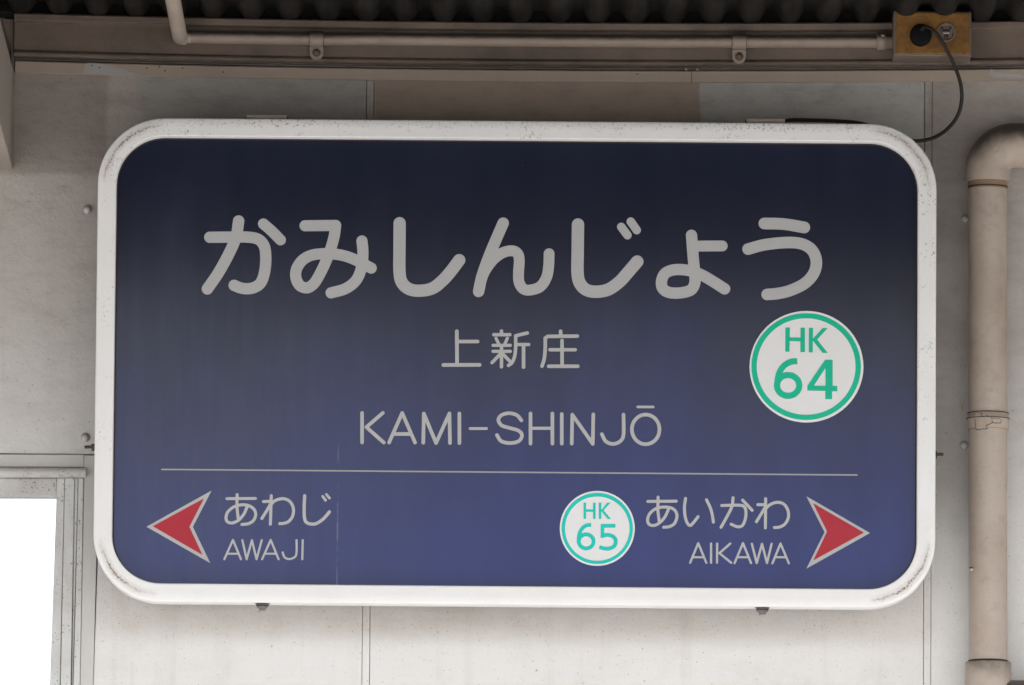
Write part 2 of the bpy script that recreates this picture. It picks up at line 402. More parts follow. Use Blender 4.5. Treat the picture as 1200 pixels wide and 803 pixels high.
MB().slab([(p.x-.002, p.z+.006), (p.x+.001, p.z+.005), (p.x+.002, p.z-.004), (p.x, p.z-.006)], -.002, 0).build('putty_blob', M['trim'], wall)

# ------------------------------------------------------------------ eave beam, trim boards
NX = [-6]+[-2+i*.2 for i in range(21)]+[6]
def extr(prof, x0, x1, name, mat, parent, closed=False, smooth=False):
    """prof = (y, photo row at mid-span); swept along the wall with the sag"""
    xs = [x0]+[x for x in [-2+i*.1 for i in range(41)] if x0+.01 < x < x1-.01]+[x1]
    pz = [(y, W(600, r, y).z) for y, r in prof]
    m = MB(); n = len(pz)
    m.add([(x, y, z+sag(x)) for x in xs for y, z in pz], [(i*n+k, (i+1)*n+k, (i+1)*n+k+1, i*n+k+1) for i in range(len(xs)-1) for k in range(n-1)], smooth)
    for i in (0, len(xs)-1):
        m.add([(xs[i], y, z+sag(xs[i])) for y, z in pz], [tuple(range(n))])
    return m.build(name, mat, parent)
xe = W(16.5, 50, -.05).x
beam = empty('eave_beam', (0, -.03, Z(76)), 'brown painted steel channel beam running along the wall top under the roof', 'beam')
web = [(0.0, 77.5), (-.030, 77.0), (-.041, 76.6), (-.045, 75.9), (-.0468, 74.6), (-.047, 73.2), (-.0462, 71.6), (-.044, 70.6), (-.041, 69.9), (-.040, 68.9), (-.040, 66), (-.040, 37.5), (-.042, 36.3), (-.046, 35.6), (-.050, 35), (-.052, 33.5), (-.052, 27.5), (-.049, 26.0), (0, 25.5)]
extr(web, xe, 6, 'channel', M['beam'], beam)
extr([(0.0, 81.8), (-.004, 81.8), (-.0075, 81.0), (-.0075, 79.2), (-.004, 78.6), (0, 78.6)], xe+.003, 6, 'bead', M['beam'], beam)
xj = W(810.3, 90, -.014).x
tprof = [(0.0, 96.4), (-.0135, 96.2), (-.0145, 95.4), (-.0145, 83.3), (-.013, 82.3), (0, 82.1)]
for a, b in ((xe+.001, xj-.0005), (xj+.0005, 6)):
    extr(tprof, a, b, 'trim_board', M['trim'], beam)
# dark end bracket at the left end of the channel
MB().prism([(3, 22), (16, 23), (16, 85), (14.2, 85), (13, 60)], -.03, 0).build('end_plate', M['beam'], beam)
MB().prism([(-60, 20), (5, 21), (12, 62), (13.6, 86), (-60, 84)], -.02, 0).build('end_block', M['beam'], beam)
MB().prism([(-60, 14), (17, 15), (17.5, 84), (-60, 84)], -.008, -.001).build('end_filler', M['dark'], beam)
# bare patches where the paint came off the trim board
def dots(lst, y, name, mat, parent, r=.0017):
    for (a, b) in lst:
        p = W(a, b, y); MB().lathe((p.x, y+.0005, p.z), (0, -1, 0), [(r, 0), (r*.9, .0012), (.0001, .0016)], 10).build(name, mat, parent)
MB().prism([(100, 75.5), (104, 73.6), (115, 74.3), (122, 76.2), (129, 76.8), (140, 80), (152, 84.5), (166, 88.1), (97.5, 87.2)], -.0152, -.0147).build('bare_patch', M['chip'], beam)
MB().prism([(1162, 79.8), (1164, 84), (1180, 86), (1200, 88), (1200, 91.4), (1186, 90.8), (1174, 90.7), (1163, 90.4), (1158, 88)], -.0152, -.0147).build('bare_patch', M['chip'], beam)
dots([(108, 77), (116.5, 79.5), (187, 78.5), (172, 80), (193.5, 83), (214, 80), (262, 84.5), (747, 87)], -.0148, 'nail_head', M['dark'], beam, .0013)
dots([(804, 81.2), (817, 81.2)], -.012, 'nail_head', M['trim'], beam, .0025)

# ------------------------------------------------------------------ roof
RS = math.tan(R(1.3))
PITCHX = 45.45*MMPX
zr = W(600, 23.2, -.05).z
x_val = W(220/4+600, 22, -.06).x
amp = .0105
roof = empty('corrugated_roof', (0, 0, zr+.1), 'dark grimy corrugated roof sheeting above the beam and conduit', 'roof')
def roofz(x, y): return zr+amp + (y+.05)*RS + sag(x) - amp*math.tanh(1.7*math.cos(2*math.pi*(x-x_val)/PITCHX)+.0)/math.tanh(1.7)
m = MB(); nx = int(9/PITCHX*18); ys = [.25, .05, -.05, -.12, -.20, -.30, -.45, -.7, -1.0, -1.4, -2.4]
xs = [-4.5+9*i/nx for i in range(nx+1)]
holes = []
v = [(x, y, roofz(x, y)) for y in ys for x in xs]; f = []
for j in range(len(ys)-1):
    for i in range(nx):
        f.append((j*(nx+1)+i, j*(nx+1)+i+1, (j+1)*(nx+1)+i+1, (j+1)*(nx+1)+i))
m.add(v, f, True)
ro = m.build('roof_sheet', M['roof'], roof, recalc=False)
so = ro.modifiers.new('thickness', 'SOLIDIFY'); so.thickness = .004; so.offset = 1
# unseen board added at the roof's open side to cut light at the top
MB().box(-4.5, 4.5, -2.46, -2.4, roofz(0, -2.4)-.10, roofz(0, -2.4)+.12).build('light_stop_board', M['beam'], roof)
MB().box(-4.5, 4.5, -2.46, .25, roofz(0, 0)+.07, roofz(0, 0)+.09).build('roof_deck', M['dark'], roof)

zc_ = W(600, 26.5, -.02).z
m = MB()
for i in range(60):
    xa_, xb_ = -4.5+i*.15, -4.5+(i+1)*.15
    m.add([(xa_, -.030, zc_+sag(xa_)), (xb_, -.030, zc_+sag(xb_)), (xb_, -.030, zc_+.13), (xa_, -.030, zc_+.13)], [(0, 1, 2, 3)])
m.build('gap_shade_strip', M['shade'], roof)  # black strip added to draw the shadow gap under the corrugations
for yp_ in (-1.2, -1.8):
    zz_ = roofz(0, yp_)-.012
    MB().box(-4.5, 4.5, yp_-.03, yp_+.03, zz_-.03, zz_).build('light_stop_bar', M['beam'], roof)  # unseen bars added under the roof to keep light off the wall top
# rafter at the left edge of the picture, perpendicular to the wall
xr = W(15.2, 198, 0).x
rf = MB().box(xr-.14, xr, -1.3, -.0, W(15, 198.5, 0).z, W(15, 85.5, 0).z).build('roof_rafter', M['rafter'], None, bevel=.002)
tag(rf, 'brown painted roof rafter end sticking out of the wall at the upper left edge', 'rafter')

# ------------------------------------------------------------------ conduit along the beam
cond = empty('conduit', (0, -.055, Z(48)), 'thin brown painted electrical conduit running along the beam to the outlet box', 'conduit')
yc = -.0545; rc = .0102
def cz(px, row): return W(px, row, yc)
c0 = cz(600, 48.0).z
xa, xb = cz(222, 42).x, cz(1030, 49).x
def hz(x): return c0+sag(x)*.8+(-.0012 if x < -.3 else 0)
pts = [Vector((xa+(xb-xa)*i/24, yc, 0)) for i in range(25)]
for p in pts: p.z = hz(p.x)
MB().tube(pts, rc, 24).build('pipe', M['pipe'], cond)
e = W(210.6, 42.5, -.07)
rb = .0125
ex = e.x; ez = hz(ex)-.001
path = [Vector((xa+.002, yc, hz(xa))), Vector((xa-.006, yc, ez))]
for k in range(9):
    a = k/8*math.pi/2
    path.append(Vector((ex+.010-.010*math.sin(a), yc-.012+.012*math.cos(a), ez)))
for y in (-.1, -.14, -.2, -.5, -1.2, -1.8):
    path.append(Vector((ex, y, ez+(y+.07)*RS*.6)))
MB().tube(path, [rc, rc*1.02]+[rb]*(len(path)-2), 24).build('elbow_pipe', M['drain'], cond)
def saddle(px, r_top, r_scr, r_bot, sc):
    x = W(px, 50, yc).x; hw = .0112; zc = hz(x)
    m = MB()
    prof = [(yc+.006, rc+.0016, 0)]
    arc = []
    for k in range(15):
        a = R(-105+k*195/14)        # from the back over the front
        arc.append((yc-math.cos(a)*(rc+.0015), zc-math.sin(a)*(rc+.0015)))
    arc = [(yc-math.cos(R(a))*(rc+.0022), zc+math.sin(R(a))*(rc+.0022)) for a in range(95, -76, -12)]
    tabz = W(px, r_bot, -.048).z
    arc += [(-.0478, zc-rc-.002), (-.0478, tabz+hw)]
    n = len(arc)
    v = [(x+sx*hw, y, z) for y, z in arc for sx in (-1, 1)]
    f = [(2*i, 2*i+1, 2*i+3, 2*i+2) for i in range(n-1)]
    b = len(v); cpt = []
    for k in range(1, 10):
        a = math.pi*k/10; cpt.append((x+hw*math.cos(a), -.0478, tabz+hw-hw*math.sin(a)))
    v += cpt
    f.append((2*n-1, 2*n-2)+tuple(range(b+len(cpt)-1, b-1, -1)))
    m.add(v, f)
    o = m.build('saddle_clamp', M['pipe'], cond)
    so = o.modifiers.new('thickness', 'SOLIDIFY'); so.thickness = .002; so.offset = 0
    for e_ in (-1, 1): MB().box(x+e_*(hw+.0003), x+e_*(hw+.0008), yc-rc-.0012, yc, zc-rc*.9, zc+rc*.9).build('edge_line', M['dark'], o)
    p = W(px, r_scr, -.049)
    MB().lathe((p.x, -.0485, p.z), (0, -1, 0), [(.0068, 0), (.0068, .002), (.0045, .0032), (.004, .0052), (.0001, .0058)], 20).build('screw', M['beam'], o)
saddle(371, 36, 62, 70.3, 1); saddle(866.3, 40, 66.5, 74.8, 1)
p = W(1037, 47.5, yc)
MB().lathe((W(1027.5, 48, yc).x, yc, hz(p.x)), (1, 0, 0), [(.0125, 0), (.0142, .001), (.0142, .016), (.0128, .017), (.0128, .03)], 24).build('connector', M['pipe'], cond)
p = W(1035, 41.5, yc-.015)
MB().lathe((p.x, yc-.009, p.z), (0, -1, .25), [(.0033, 0), (.0033, .004), (.0001, .0048)], 12).build('screw', M['pipe'], cond)

# ------------------------------------------------------------------ outlet box
def rect(x0, y0, x1, y1, y): a = W(x0, y0, y); b = W(x1, y1, y); return a.x, b.x, b.z, a.z
YB = -.122
box = empty('outlet_box', W(1093, 64, -.06), 'small metal outlet box with a rusty yellow cover plate on the beam', 'outlet box')
x0, x1, z0, z1 = rect(1047.2, 12.8, 1138.2, 66.2, YB)
m = MB().box(x0, x1, YB, -.04, z0, z1); m.build('back_box', M['beam'], box, bevel=.002)
x0, x1, z0, z1 = rect(1050.4, 14.6, 1136.0, 63.6, YB-.004)
MB().box(x0, x1, YB-.0035, YB-.0002, z0, z1).build('cover_plate', M['brass'], box, bevel=.001)
p = W(1108.8, 37.8, YB-.004)
so_ = MB().lathe((p.x, YB-.003, p.z), (0, -1, 0), [(.0158, 0), (.0158, .0028), (.0142, .0034), (.0132, .0018), (.0001, .0018)], 28).build('socket', M['socket'], box)
MB().box(p.x-.0095, p.x+.0095, YB-.0062, YB-.0047, p.z-.0085, p.z+.0085).build('socket_face', M['socket'], so_, bevel=.001)
yq = YB-.0064
MB().box(p.x-.006, p.x+.006, yq-.0006, yq+.0006, p.z+.001, p.z+.0048).box(p.x-.0035, p.x+.0035, yq-.0006, yq+.0006, p.z-.0085, p.z-.004).box(p.x-.0085, p.x-.0055, yq-.0006, yq+.0006, p.z+.0042, p.z+.0085).box(p.x+.0055, p.x+.0085, yq-.0006, yq+.0006, p.z+.0042, p.z+.0085).build('socket_slots', M['dark'], so_)
MB().box(p.x-.005, p.x+.005, yq-.003, yq-.0002, p.z-.0036, p.z-.0006).build('contact_bar', M['steel'], so_, bevel=.0006)

# ------------------------------------------------------------------ drainpipe
dp = empty('drainpipe', W(1158, 803, -.045), 'beige plastic drainpipe with an elbow at its top beside the sign', 'drainpipe')
YD = -.046; rp = .0318; re = .0368
xp = W(1157.9, 480, YD).x
def dz(row): return W(1158, row, YD).z
xpt, xpb = W(1157.6, 220, YD).x, W(1158, 775, YD).x
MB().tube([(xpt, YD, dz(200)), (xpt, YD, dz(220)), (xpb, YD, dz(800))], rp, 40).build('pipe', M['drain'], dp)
MB().tube([(xpt, YD, dz(222)), (xpt, YD, dz(212))], rp+.0006, 40).build('glue_ring', M['ring'], dp)
MB().tube([(xpt, YD, dz(220.4)), (xpt, YD, dz(218.9))], rp+.0011, 40).build('groove', M['dark'], dp)
zh = dz(170.3); Rb = .043
bx_ = xpt+Rb; bz_ = zh-Rb
path = [(xpt, YD, dz(213)), (xpt, YD, dz(208))]+[(bx_-Rb*math.cos(a), YD, bz_+Rb*math.sin(a)) for a in [math.pi/2*k/16 for k in range(17)]]+[(bx_+.02, YD, zh), (bx_+.05, YD, zh)]
rr = [re-.001, re]+[re]*(len(path)-2)
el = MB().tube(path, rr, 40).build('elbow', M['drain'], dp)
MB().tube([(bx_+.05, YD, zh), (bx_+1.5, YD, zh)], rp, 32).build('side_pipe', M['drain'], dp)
p = W(1167.5, 175, YD-re)
m = MB()
for k in range(24):
    pass
m.tube([(p.x+.0055*math.cos(a), YD-re*.985-.0003, p.z+.0055*math.sin(a)) for a in [2*math.pi*k/24 for k in range(25)]], .0006, 8, False).build('moulding_mark', M['drain'], el)
# strap clamp
cl = MB().lathe((xp, YD, dz(503.5)), (0, 0, 1), [(rp+.0002, 0), (rp+.0018, .0006), (rp+.0018, (dz(484)-dz(503.5))*.55), (rp+.0036, (dz(484)-dz(503.5))*.6), (rp+.0026, (dz(484)-dz(503.5))*.66), (rp+.0022, dz(484)-dz(503.5)-.001), (rp+.0002, dz(484)-dz(503.5))], 48).build('strap_clamp', M['clamp'], dp)
def curved(pix, r, t, name, mat, parent):
    m = MB(); n = len(pix); v = []
    for rad in (r+t, r-.001):
        for a, b in pix:
            q = W(a, b, YD-r); dx = max(-.99, min(.99, (q.x-xp)/r)); v.append((xp+rad*dx, YD-rad*math.sqrt(1-dx*dx), q.z))
    f = [tuple(range(n))]+[(i, (i+1) % n, n+(i+1) % n, n+i) for i in range(n)]
    m.add(v, f); return m.build(name, mat, parent)
curved([(1142.3, 484), (1150.6, 484), (1150.8, 487.4), (1155, 487.5), (1155, 486.4), (1160.6, 488.4), (1162.8, 490.6), (1162.8, 496), (1158.4, 498.3), (1155.8, 499.3), (1157.8, 502.8), (1144.2, 503.2)], rp+.0018, .0011, 'buckle_gap', M['ringdark'], cl)
curved([(1162, 490), (1170.2, 489.8), (1173.2, 491.8), (1172.6, 495.7), (1166, 496.3), (1162.6, 495.4)], rp+.0018, .0017, 'catch_gap', M['ringdark'], cl)
curved([(1143, 484.5), (1150, 484.5), (1150, 488), (1155, 488.2), (1155, 487), (1160, 489), (1162, 491), (1162, 495.5), (1158, 497.5), (1155, 498.5), (1157, 502), (1145, 502.5)], rp+.0018, .0016, 'buckle', M['clamp'], cl)
curved([(1162, 490.7), (1170, 490.5), (1172.5, 492), (1172, 495), (1166, 495.6), (1163, 494.6)], rp+.0018, .0022, 'catch', M['clamp'], cl)
MB().lathe((xp, YD, dz(485.2)), (0, 0, 1), [(rp+.0026, 0), (rp+.0026, .0014)], 48).build('seam', M['dark'], cl)
MB().lathe((xp, YD, dz(491.8)), (0, 0, 1), [(rp+.0040, 0), (rp+.0040, .0013)], 48).build('seam', M['dark'], cl)
MB().lathe((xp, YD, dz(503.9)), (0, 0, 1), [(rp+.0010, 0), (rp+.0010, .0007)], 48).build('seam', M['ring'], cl)
# lower tee
xt = xpb
h = dz(775.5)-dz(803)
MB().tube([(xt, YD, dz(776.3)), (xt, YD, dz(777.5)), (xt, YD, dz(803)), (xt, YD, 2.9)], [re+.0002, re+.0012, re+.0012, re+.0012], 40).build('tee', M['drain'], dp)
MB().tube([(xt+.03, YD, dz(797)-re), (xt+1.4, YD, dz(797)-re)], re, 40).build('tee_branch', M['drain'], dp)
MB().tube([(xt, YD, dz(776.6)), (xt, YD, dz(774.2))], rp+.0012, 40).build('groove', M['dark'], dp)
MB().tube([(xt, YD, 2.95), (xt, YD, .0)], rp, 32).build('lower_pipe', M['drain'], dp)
p = W(1137, 667, -.07); MB().lathe((p.x+.002, YD-.024, p.z), (-.6, -1, 0), [(.004, 0), (.0035, .003), (.0001, .0045)], 12).build('paint_drip', M['drain'], dp)

# ------------------------------------------------------------------ window at lower left
win = empty('window', (W(0, 700, 0).x, 0, winb), 'weathered grey white window frame, its pane blown out with white sky', 'window')
def lean(x560, x803, r): return x560+(x803-x560)*(r-560)/243
BOT = 1240
def stile(a0, a1, b0, b1, top, y0, y1, name, mat, bev=.001):
    # a = left edge at rows 560/803, b = right edge
    MB().prism([(lean(a0, a1, top), top), (lean(b0, b1, top), top), (lean(b0, b1, BOT), BOT), (lean(a0, a1, BOT), BOT)], y0, y1, bev).build(name, mat, win)
stile(98.4, 93.9, 115.6, 109.0, 533.6, -.004, .04, 'casing', M['casing'])
MB().prism([(-330, 531.2), (lean(98.4, 93.9, 533.3)-.4, 532.7), (lean(98.4, 93.9, 547)-.4, 547.6), (-330, 546)], -.004, .04, .001).build('casing', M['casing'], win)
# rounded drip head
q0 = W(-330, 552.6, -.014); q1 = W(100.6, 553.6, -.014)
hm = MB().tube([(q0.x, -.008, q0.z), (q1.x, -.008, q1.z)], .0082, 20); hm.build('drip_head', M['window_dirty'], win)
MB().prism([(-330, 545), (99, 546.5), (99, 560.4), (-330, 559)], .002, .04).build('head_strip', M['window_dirty'], win)
stile(92.2, 86.0, 98.0, 93.5, 560.2, -.006, .04, 'stile', M['window'])
stile(87.8, 83.4, 91.6, 85.5, 560.2, -.0005, .04, 'weather_seal', M['window_dirty'])
stile(76.2, 71.0, 87.4, 83.0, 560.2, -.001, .04, 'stile', M['window'])
stile(67.0, 58.6, 75.7, 70.5, 560.2, .004, .04, 'stile', M['window'])
MB().prism([(-330, 559.2), (66.6, 560.6), (66.3, 581.8), (-330, 580.5)], .004, .04, .001).build('top_rail', M['window_dirty'], win)
stile(-330, -330, -316, -318, 560, .004, .04, 'stile', M['window'])
MB().prism([(-340, BOT-30), (lean(67, 58.6, BOT), BOT-30), (lean(67, 58.6, BOT), BOT), (-340, BOT)], .004, .04, .001).build('bottom_rail', M['window'], win)
MB().prism([(-335, 570), (69, 570), (50, BOT-5), (-335, BOT-5)], .022, .026).build('pane', M['glass'], win)

# ------------------------------------------------------------------ station sign
YF = -.163
lft = W(112.2, 425, YF+.008).x; rgt = W(1096.6, 430, YF+.008).x; tp = W(603, 141.6, YF+.002).z; bt = W(603, 708.6, YF+.002).z
cx, czn = (lft+rgt)/2, (tp+bt)/2; SW, SH = rgt-lft, tp-bt
sign = empty('station_sign', (cx, 0, bt), 'navy blue station name sign in a rounded white metal frame on the wall', 'sign')
RC = .110
def rrect(inset, y, nseg=14):
    r = max(.002, RC-inset); hw, hh = SW/2-inset, SH/2-inset; out = []
    for ci, (sx, sz, a0) in enumerate(((1, 1, 0), (-1, 1, 90), (-1, -1, 180), (1, -1, 270))):
        for k in range(nseg+1):
            a = R(a0+90*k/nseg); out.append((cx+sx*(hw-r)+r*math.cos(a), y, czn+sz*(hh-r)+r*math.sin(a), ci, k/nseg))
    return out
def ringmesh(prof, name, mat, parent, stain=False, fill=None, smooth=True):
    rows = [rrect(i, y) for i, y in prof]
    # extra points along the straight sides
    full = []
    for row in rows:
        o = []; n = len(row)
        for i in range(n):
            o.append(row[i]); a, b = row[i], row[(i+1) % n]
            if a[3] != b[3]:
                for k in range(1, 12): o.append((a[0]+(b[0]-a[0])*k/12, a[1], a[2]+(b[2]-a[2])*k/12, -1, k/12))
        full.append(o)
    n = len(full[0]); v = [p[:3] for row in full for p in row]
    f = [(i*n+k, i*n+(k+1) % n, (i+1)*n+(k+1) % n, (i+1)*n+k) for i in range(len(full)-1) for k in range(n)]
    me = bpy.data.meshes.new(name)
    if fill is not None: f.append(tuple(range((len(full)-1)*n, len(full)*n)))
    me.from_pydata(v, [], f); me.materials.append(mat)
    me.polygons.foreach_set('use_smooth', [smooth]*(len(f)-(fill is not None))+[False]*(fill is not None))
    if stain:
        at = me.color_attributes.new('stain', 'FLOAT_COLOR', 'POINT')
        for i, row in enumerate(full):
            ins = prof[i][0]; band = ins*30
            for k, p in enumerate(row):
                c = 0.0
                if p[3] >= 0: c = math.sin(math.pi*p[4])**.7 if 0 < p[4] < 1 else 0
                tz = 1.0 if (p[2] > czn+SH/2-.0125) else 0.0
                xx = p[0]
                near = max(math.exp(-((xx-W(313, 140, YF).x)/.05)**2), math.exp(-((xx-W(900, 140, YF).x)/.06)**2), .35)
                at.data[i*n+k].color = (c, band, tz*near, 1)
    import bmesh
    bm = bmesh.new(); bm.from_mesh(me); bmesh.ops.recalc_face_normals(bm, faces=bm.faces[:]); bm.to_mesh(me); bm.free()
    o = bpy.data.objects.new(name, me); link(o, parent); rel(o, parent)
    return o
fr = [(.004, -.120), (.0006, -.121), (0, -.122), (0, -.1590), (.0006, -.1606), (.0018, -.1614), (.0042, -.1620), (.0075, -.1626), (.0088, -.1628), (.012, -.1630), (.016, -.1630), (.0175, -.1629), (.0280, -.1628), (.0282, -.1628), (.0296, -.1622), (.0302, -.161), (.0304, -.1595), (.0304, -.1360)]
fo = ringmesh(fr, 'frame', M['frame'], sign, stain=True)
ringmesh([(.018, -.02), (.018, -.119)], 'housing', M['housing'], sign, smooth=False)
ringmesh([(.001, -.1195), (.002, -.1195), (.03, -.1195)], 'frame_back', M['housing'], sign, smooth=False)
# dark rubber bead round the sheet
ringmesh([(.0303, -.1405), (.0318, -.1405), (.0324, -.1395), (.0324, -.1365)], 'gasket', M['gasket'], sign)
ringmesh([(.0304, -.1378)], 'panel', M['acrylic'], sign, fill=True, smooth=False)

# ---- printing: strokes measured on the photograph, laid on the sheet as thin film
YP = -.1381
def catmull(pts, k=7):
    segs = []; cur = [pts[0]]
    for p in pts[1:]:
        if p == cur[-1]: segs.append(cur); cur = [p]
        else: cur.append(p)
    segs.append(cur); out = []
    for sg in segs:
        if len(sg) < 2: continue
        if len(sg) == 2: out += [sg[0], sg[1]]; continue
        P = [np.array(q, float) for q in sg]; P = [2*P[0]-P[1]]+P+[2*P[-1]-P[-2]]
        for i in range(1, len(P)-2):
            for j in range(k):
                t = j/k
                out.append(tuple(.5*((2*P[i])+(-P[i-1]+P[i+1])*t+(2*P[i-1]-5*P[i]+4*P[i+1]-P[i+2])*t*t+(-P[i-1]+3*P[i]-3*P[i+1]+P[i+2])*t**3)))
        out.append(tuple(P[-2]))
    r = [out[0]]
    for p in out[1:]:
        if abs(p[0]-r[-1][0])+abs(p[1]-r[-1][1]) > 1e-6: r.append(p)
    return r
def film(items, tf, name, mat, parent, y=YP, h=.5):
    """items: ('s', hw, pts...) round stroke, ('b', hw, pts) butt stroke, ('p', ring, ring...) even-odd polygon; tf=(ox,oy,scale)"""
    ox, oy, sc = tf
    its = []; xs = []; zs = []
    for it in items:
        if it[0] == 'p':
            rings = [[(ox+a/sc, oy+b/sc) for a, b in rg] for rg in it[1:]]
            its.append(('p', rings)); [(xs.append(a), zs.append(b)) for rg in rings for a, b in rg]
        else:
            pts = [(ox+a/sc, oy+b/sc) for a, b in catmull(it[2])]
            its.append((it[0], it[1]/sc, pts)); e = it[1]/sc
            for a, b in pts: xs += [a-e, a+e]; zs += [b-e, b+e]
    x0, x1, y0, y1 = min(xs)-2*h, max(xs)+2*h, min(zs)-2*h, max(zs)+2*h
    nx, ny = int((x1-x0)/h)+2, int((y1-y0)/h)+2
    gx, gy = np.meshgrid(x0+h*np.arange(nx), y0+h*np.arange(ny))
    F = np.full(gx.shape, 1e9)
    for it in its:
        if it[0] == 'p':
            D = np.full(gx.shape, 1e9); ins = np.zeros(gx.shape, bool)
            for rg in it[1]:
                for (ax, ay), (bx, by) in zip(rg, rg[1:]+rg[:1]):
                    dx, dy = bx-ax, by-ay; L = dx*dx+dy*dy+1e-12
                    t = np.clip(((gx-ax)*dx+(gy-ay)*dy)/L, 0, 1)
                    D = np.minimum(D, np.hypot(gx-ax-t*dx, gy-ay-t*dy))
                    if abs(by-ay) > 1e-9:
                        c = ((ay > gy) != (by > gy)) & (gx < (bx-ax)*(gy-ay)/(by-ay)+ax); ins ^= c
            F = np.minimum(F, np.where(ins, -D, D))
        else:
            P = it[2]; n = len(P)
            for i in range(n-1):
                (ax, ay), (bx, by) = P[i], P[i+1]; dx, dy = bx-ax, by-ay; l = math.hypot(dx, dy)
                t = ((gx-ax)*dx+(gy-ay)*dy)/(l*l); tc = np.clip(t, 0, 1)
                d = np.hypot(gx-ax-tc*dx, gy-ay-tc*dy)-it[1]
                F = np.minimum(F, d)
    for it in its:
        if it[0] in 'bcd':
            P = it[2]
            for e, q in {'b': ((P[0], P[1]), (P[-1], P[-2])), 'c': ((P[0], P[1]),), 'd': ((P[-1], P[-2]),)}[it[0]]:
                tx, ty = e[0]-q[0], e[1]-q[1]; l = math.hypot(tx, ty); tx /= l; ty /= l
                al = (gx-e[0])*tx+(gy-e[1])*ty; pe = np.abs((gx-e[0])*ty-(gy-e[1])*tx)
                F = np.where((al > -.3*it[1]) & (al < 1.6*it[1]) & (pe < 1.6*it[1]), np.maximum(F, al), F)
    ins = F < 0; v = []; f = []
    def pt(a, b): q = W(a, b, y); v.append((q.x, y, q.z)); return len(v)-1
    full = ins[:-1, :-1] & ins[1:, :-1] & ins[:-1, 1:] & ins[1:, 1:]
    anyc = (ins[:-1, :-1] | ins[1:, :-1] | ins[:-1, 1:] | ins[1:, 1:]) & ~full
    for j in range(ny-1):
        row = full[j]; i = 0
        idx = np.flatnonzero(np.diff(np.concatenate(([0], row.astype(np.int8), [0]))))
        for a, b in zip(idx[::2], idx[1::2]):
            f.append((pt(x0+a*h, y0+j*h), pt(x0+a*h, y0+(j+1)*h), pt(x0+b*h, y0+(j+1)*h), pt(x0+b*h, y0+j*h)))
    for j, i in zip(*np.nonzero(anyc)):
        cs = [(i, j), (i, j+1), (i+1, j+1), (i+1, j)]; poly = []
        for k in range(4):
            (a, b), (c, d) = cs[k], cs[(k+1) % 4]; fa, fb = F[b, a], F[d, c]
            if fa < 0: poly.append((x0+a*h, y0+b*h))
            if (fa < 0) != (fb < 0):
                t = fa/(fa-fb); poly.append((x0+(a+(c-a)*t)*h, y0+(b+(d-b)*t)*h))
        if len(poly) >= 3: f.append(tuple(pt(*q) for q in poly))
    me = bpy.data.meshes.new(name); me.from_pydata(v, [], f); me.materials.append(mat)
    o = bpy.data.objects.new(name, me); link(o, parent); rel(o, parent)
    return o
def s(hw, *pts): return ('s', hw, list(pts))
def L(hw, *pts):                       # straight joined strokes: every point is a corner
    q = []
    for p in pts[:-1]: q += [p, p]
    return ('s', hw, [pts[0]]+[x for p in pts[1:-1] for x in (p, p)]+[pts[-1]])

A = (220, 240, 6); B = (400, 240, 6); Cc = (600, 240, 6); D = (780, 240, 6)
K = M['letter']
def kana(items, tf, nm='kana_character', h=.6): return film(items, tf, nm, K, sign, h=h)
kana([s(39.5, (155, 229), (300, 228), (420, 228), (495, 243), (537, 290), (549, 370), (541, 470), (514, 548), (465, 583), (410, 591), (365, 583), (326, 567)),
      s(40, (358, 115), (340, 225), (292, 340), (215, 480), (138, 592)), s(38, (532, 135), (590, 185), (652, 248))], A)
kana([s(39, (825, 148), (930, 147), (1040, 146), (1040, 146), (1030, 220), (1005, 310), (960, 425), (905, 530), (870, 570), (832, 585), (785, 565), (760, 510), (766, 450), (805, 392), (865, 357), (940, 345), (1020, 346), (1110, 362), (1200, 398), (1290, 446)),
      s(39, (1225, 255), (1232, 340), (1222, 440), (1185, 530), (1110, 590), (1008, 620))], A)
kana([s(43, (410, 130), (409, 300), (409, 470), (425, 545), (475, 592), (550, 605), (640, 588), (715, 530), (775, 462), (829, 390))], B)
kana([s(40, (1138, 130), (1090, 240), (1040, 360), (990, 500), (965, 610)), s(38, (965, 610), (998, 490), (1060, 395), (1130, 340), (1200, 324), (1240, 345), (1251, 395), (1246, 480), (1250, 545), (1280, 592), (1330, 600), (1400, 575), (1443, 510), (1458, 430), (1461, 345))], B)
kana([s(43.5, (464, 140), (462, 320), (461, 480), (478, 553), (525, 600), (598, 612), (680, 595), (760, 538), (825, 465), (881, 400)),
      s(29.5, (768, 156), (812, 215)), s(29.5, (835, 119), (877, 179))], Cc)
kana([s(39.5, (182, 215), (195, 380), (206, 500), (203, 560), (172, 603), (95, 621), (20, 616), (-22, 585), (-28, 535), (-2, 482), (65, 457), (160, 462), (245, 490), (330, 538), (415, 592)),
      s(38, (225, 291), (398, 290))], D)
kana([s(41, (695, 132), (830, 136), (975, 160)), s(40.5, (580, 312), (700, 281), (850, 266), (955, 275), (1028, 318), (1060, 395), (1043, 480), (980, 552), (880, 602), (790, 624), (714, 631))], D)
E = (500, 370, 6)
def kanji(items): return film(items, E, 'kanji_character', K, sign, h=.35)
kanji([s(13, (212, 110), (214, 340)), s(12.5, (214, 182), (358, 182)), s(13, (118, 347), (372, 346))])
kanji([s(12, (526, 108), (526, 132)), s(12, (472, 134), (585, 134)), s(11, (488, 160), (508, 203)), s(11, (567, 160), (548, 203)), s(11, (467, 209), (588, 209)), s(11, (466, 251), (588, 251)),
       s(12, (526, 215), (526, 360)), s(12, (520, 268), (460, 330)), s(12, (532, 266), (582, 318)), s(12, (708, 122), (665, 132), (626, 142), (626, 142), (625, 235), (617, 290), (600, 330), (575, 350)), s(11.5, (626, 203), (718, 203)), s(12.5, (681, 205), (681, 362))])
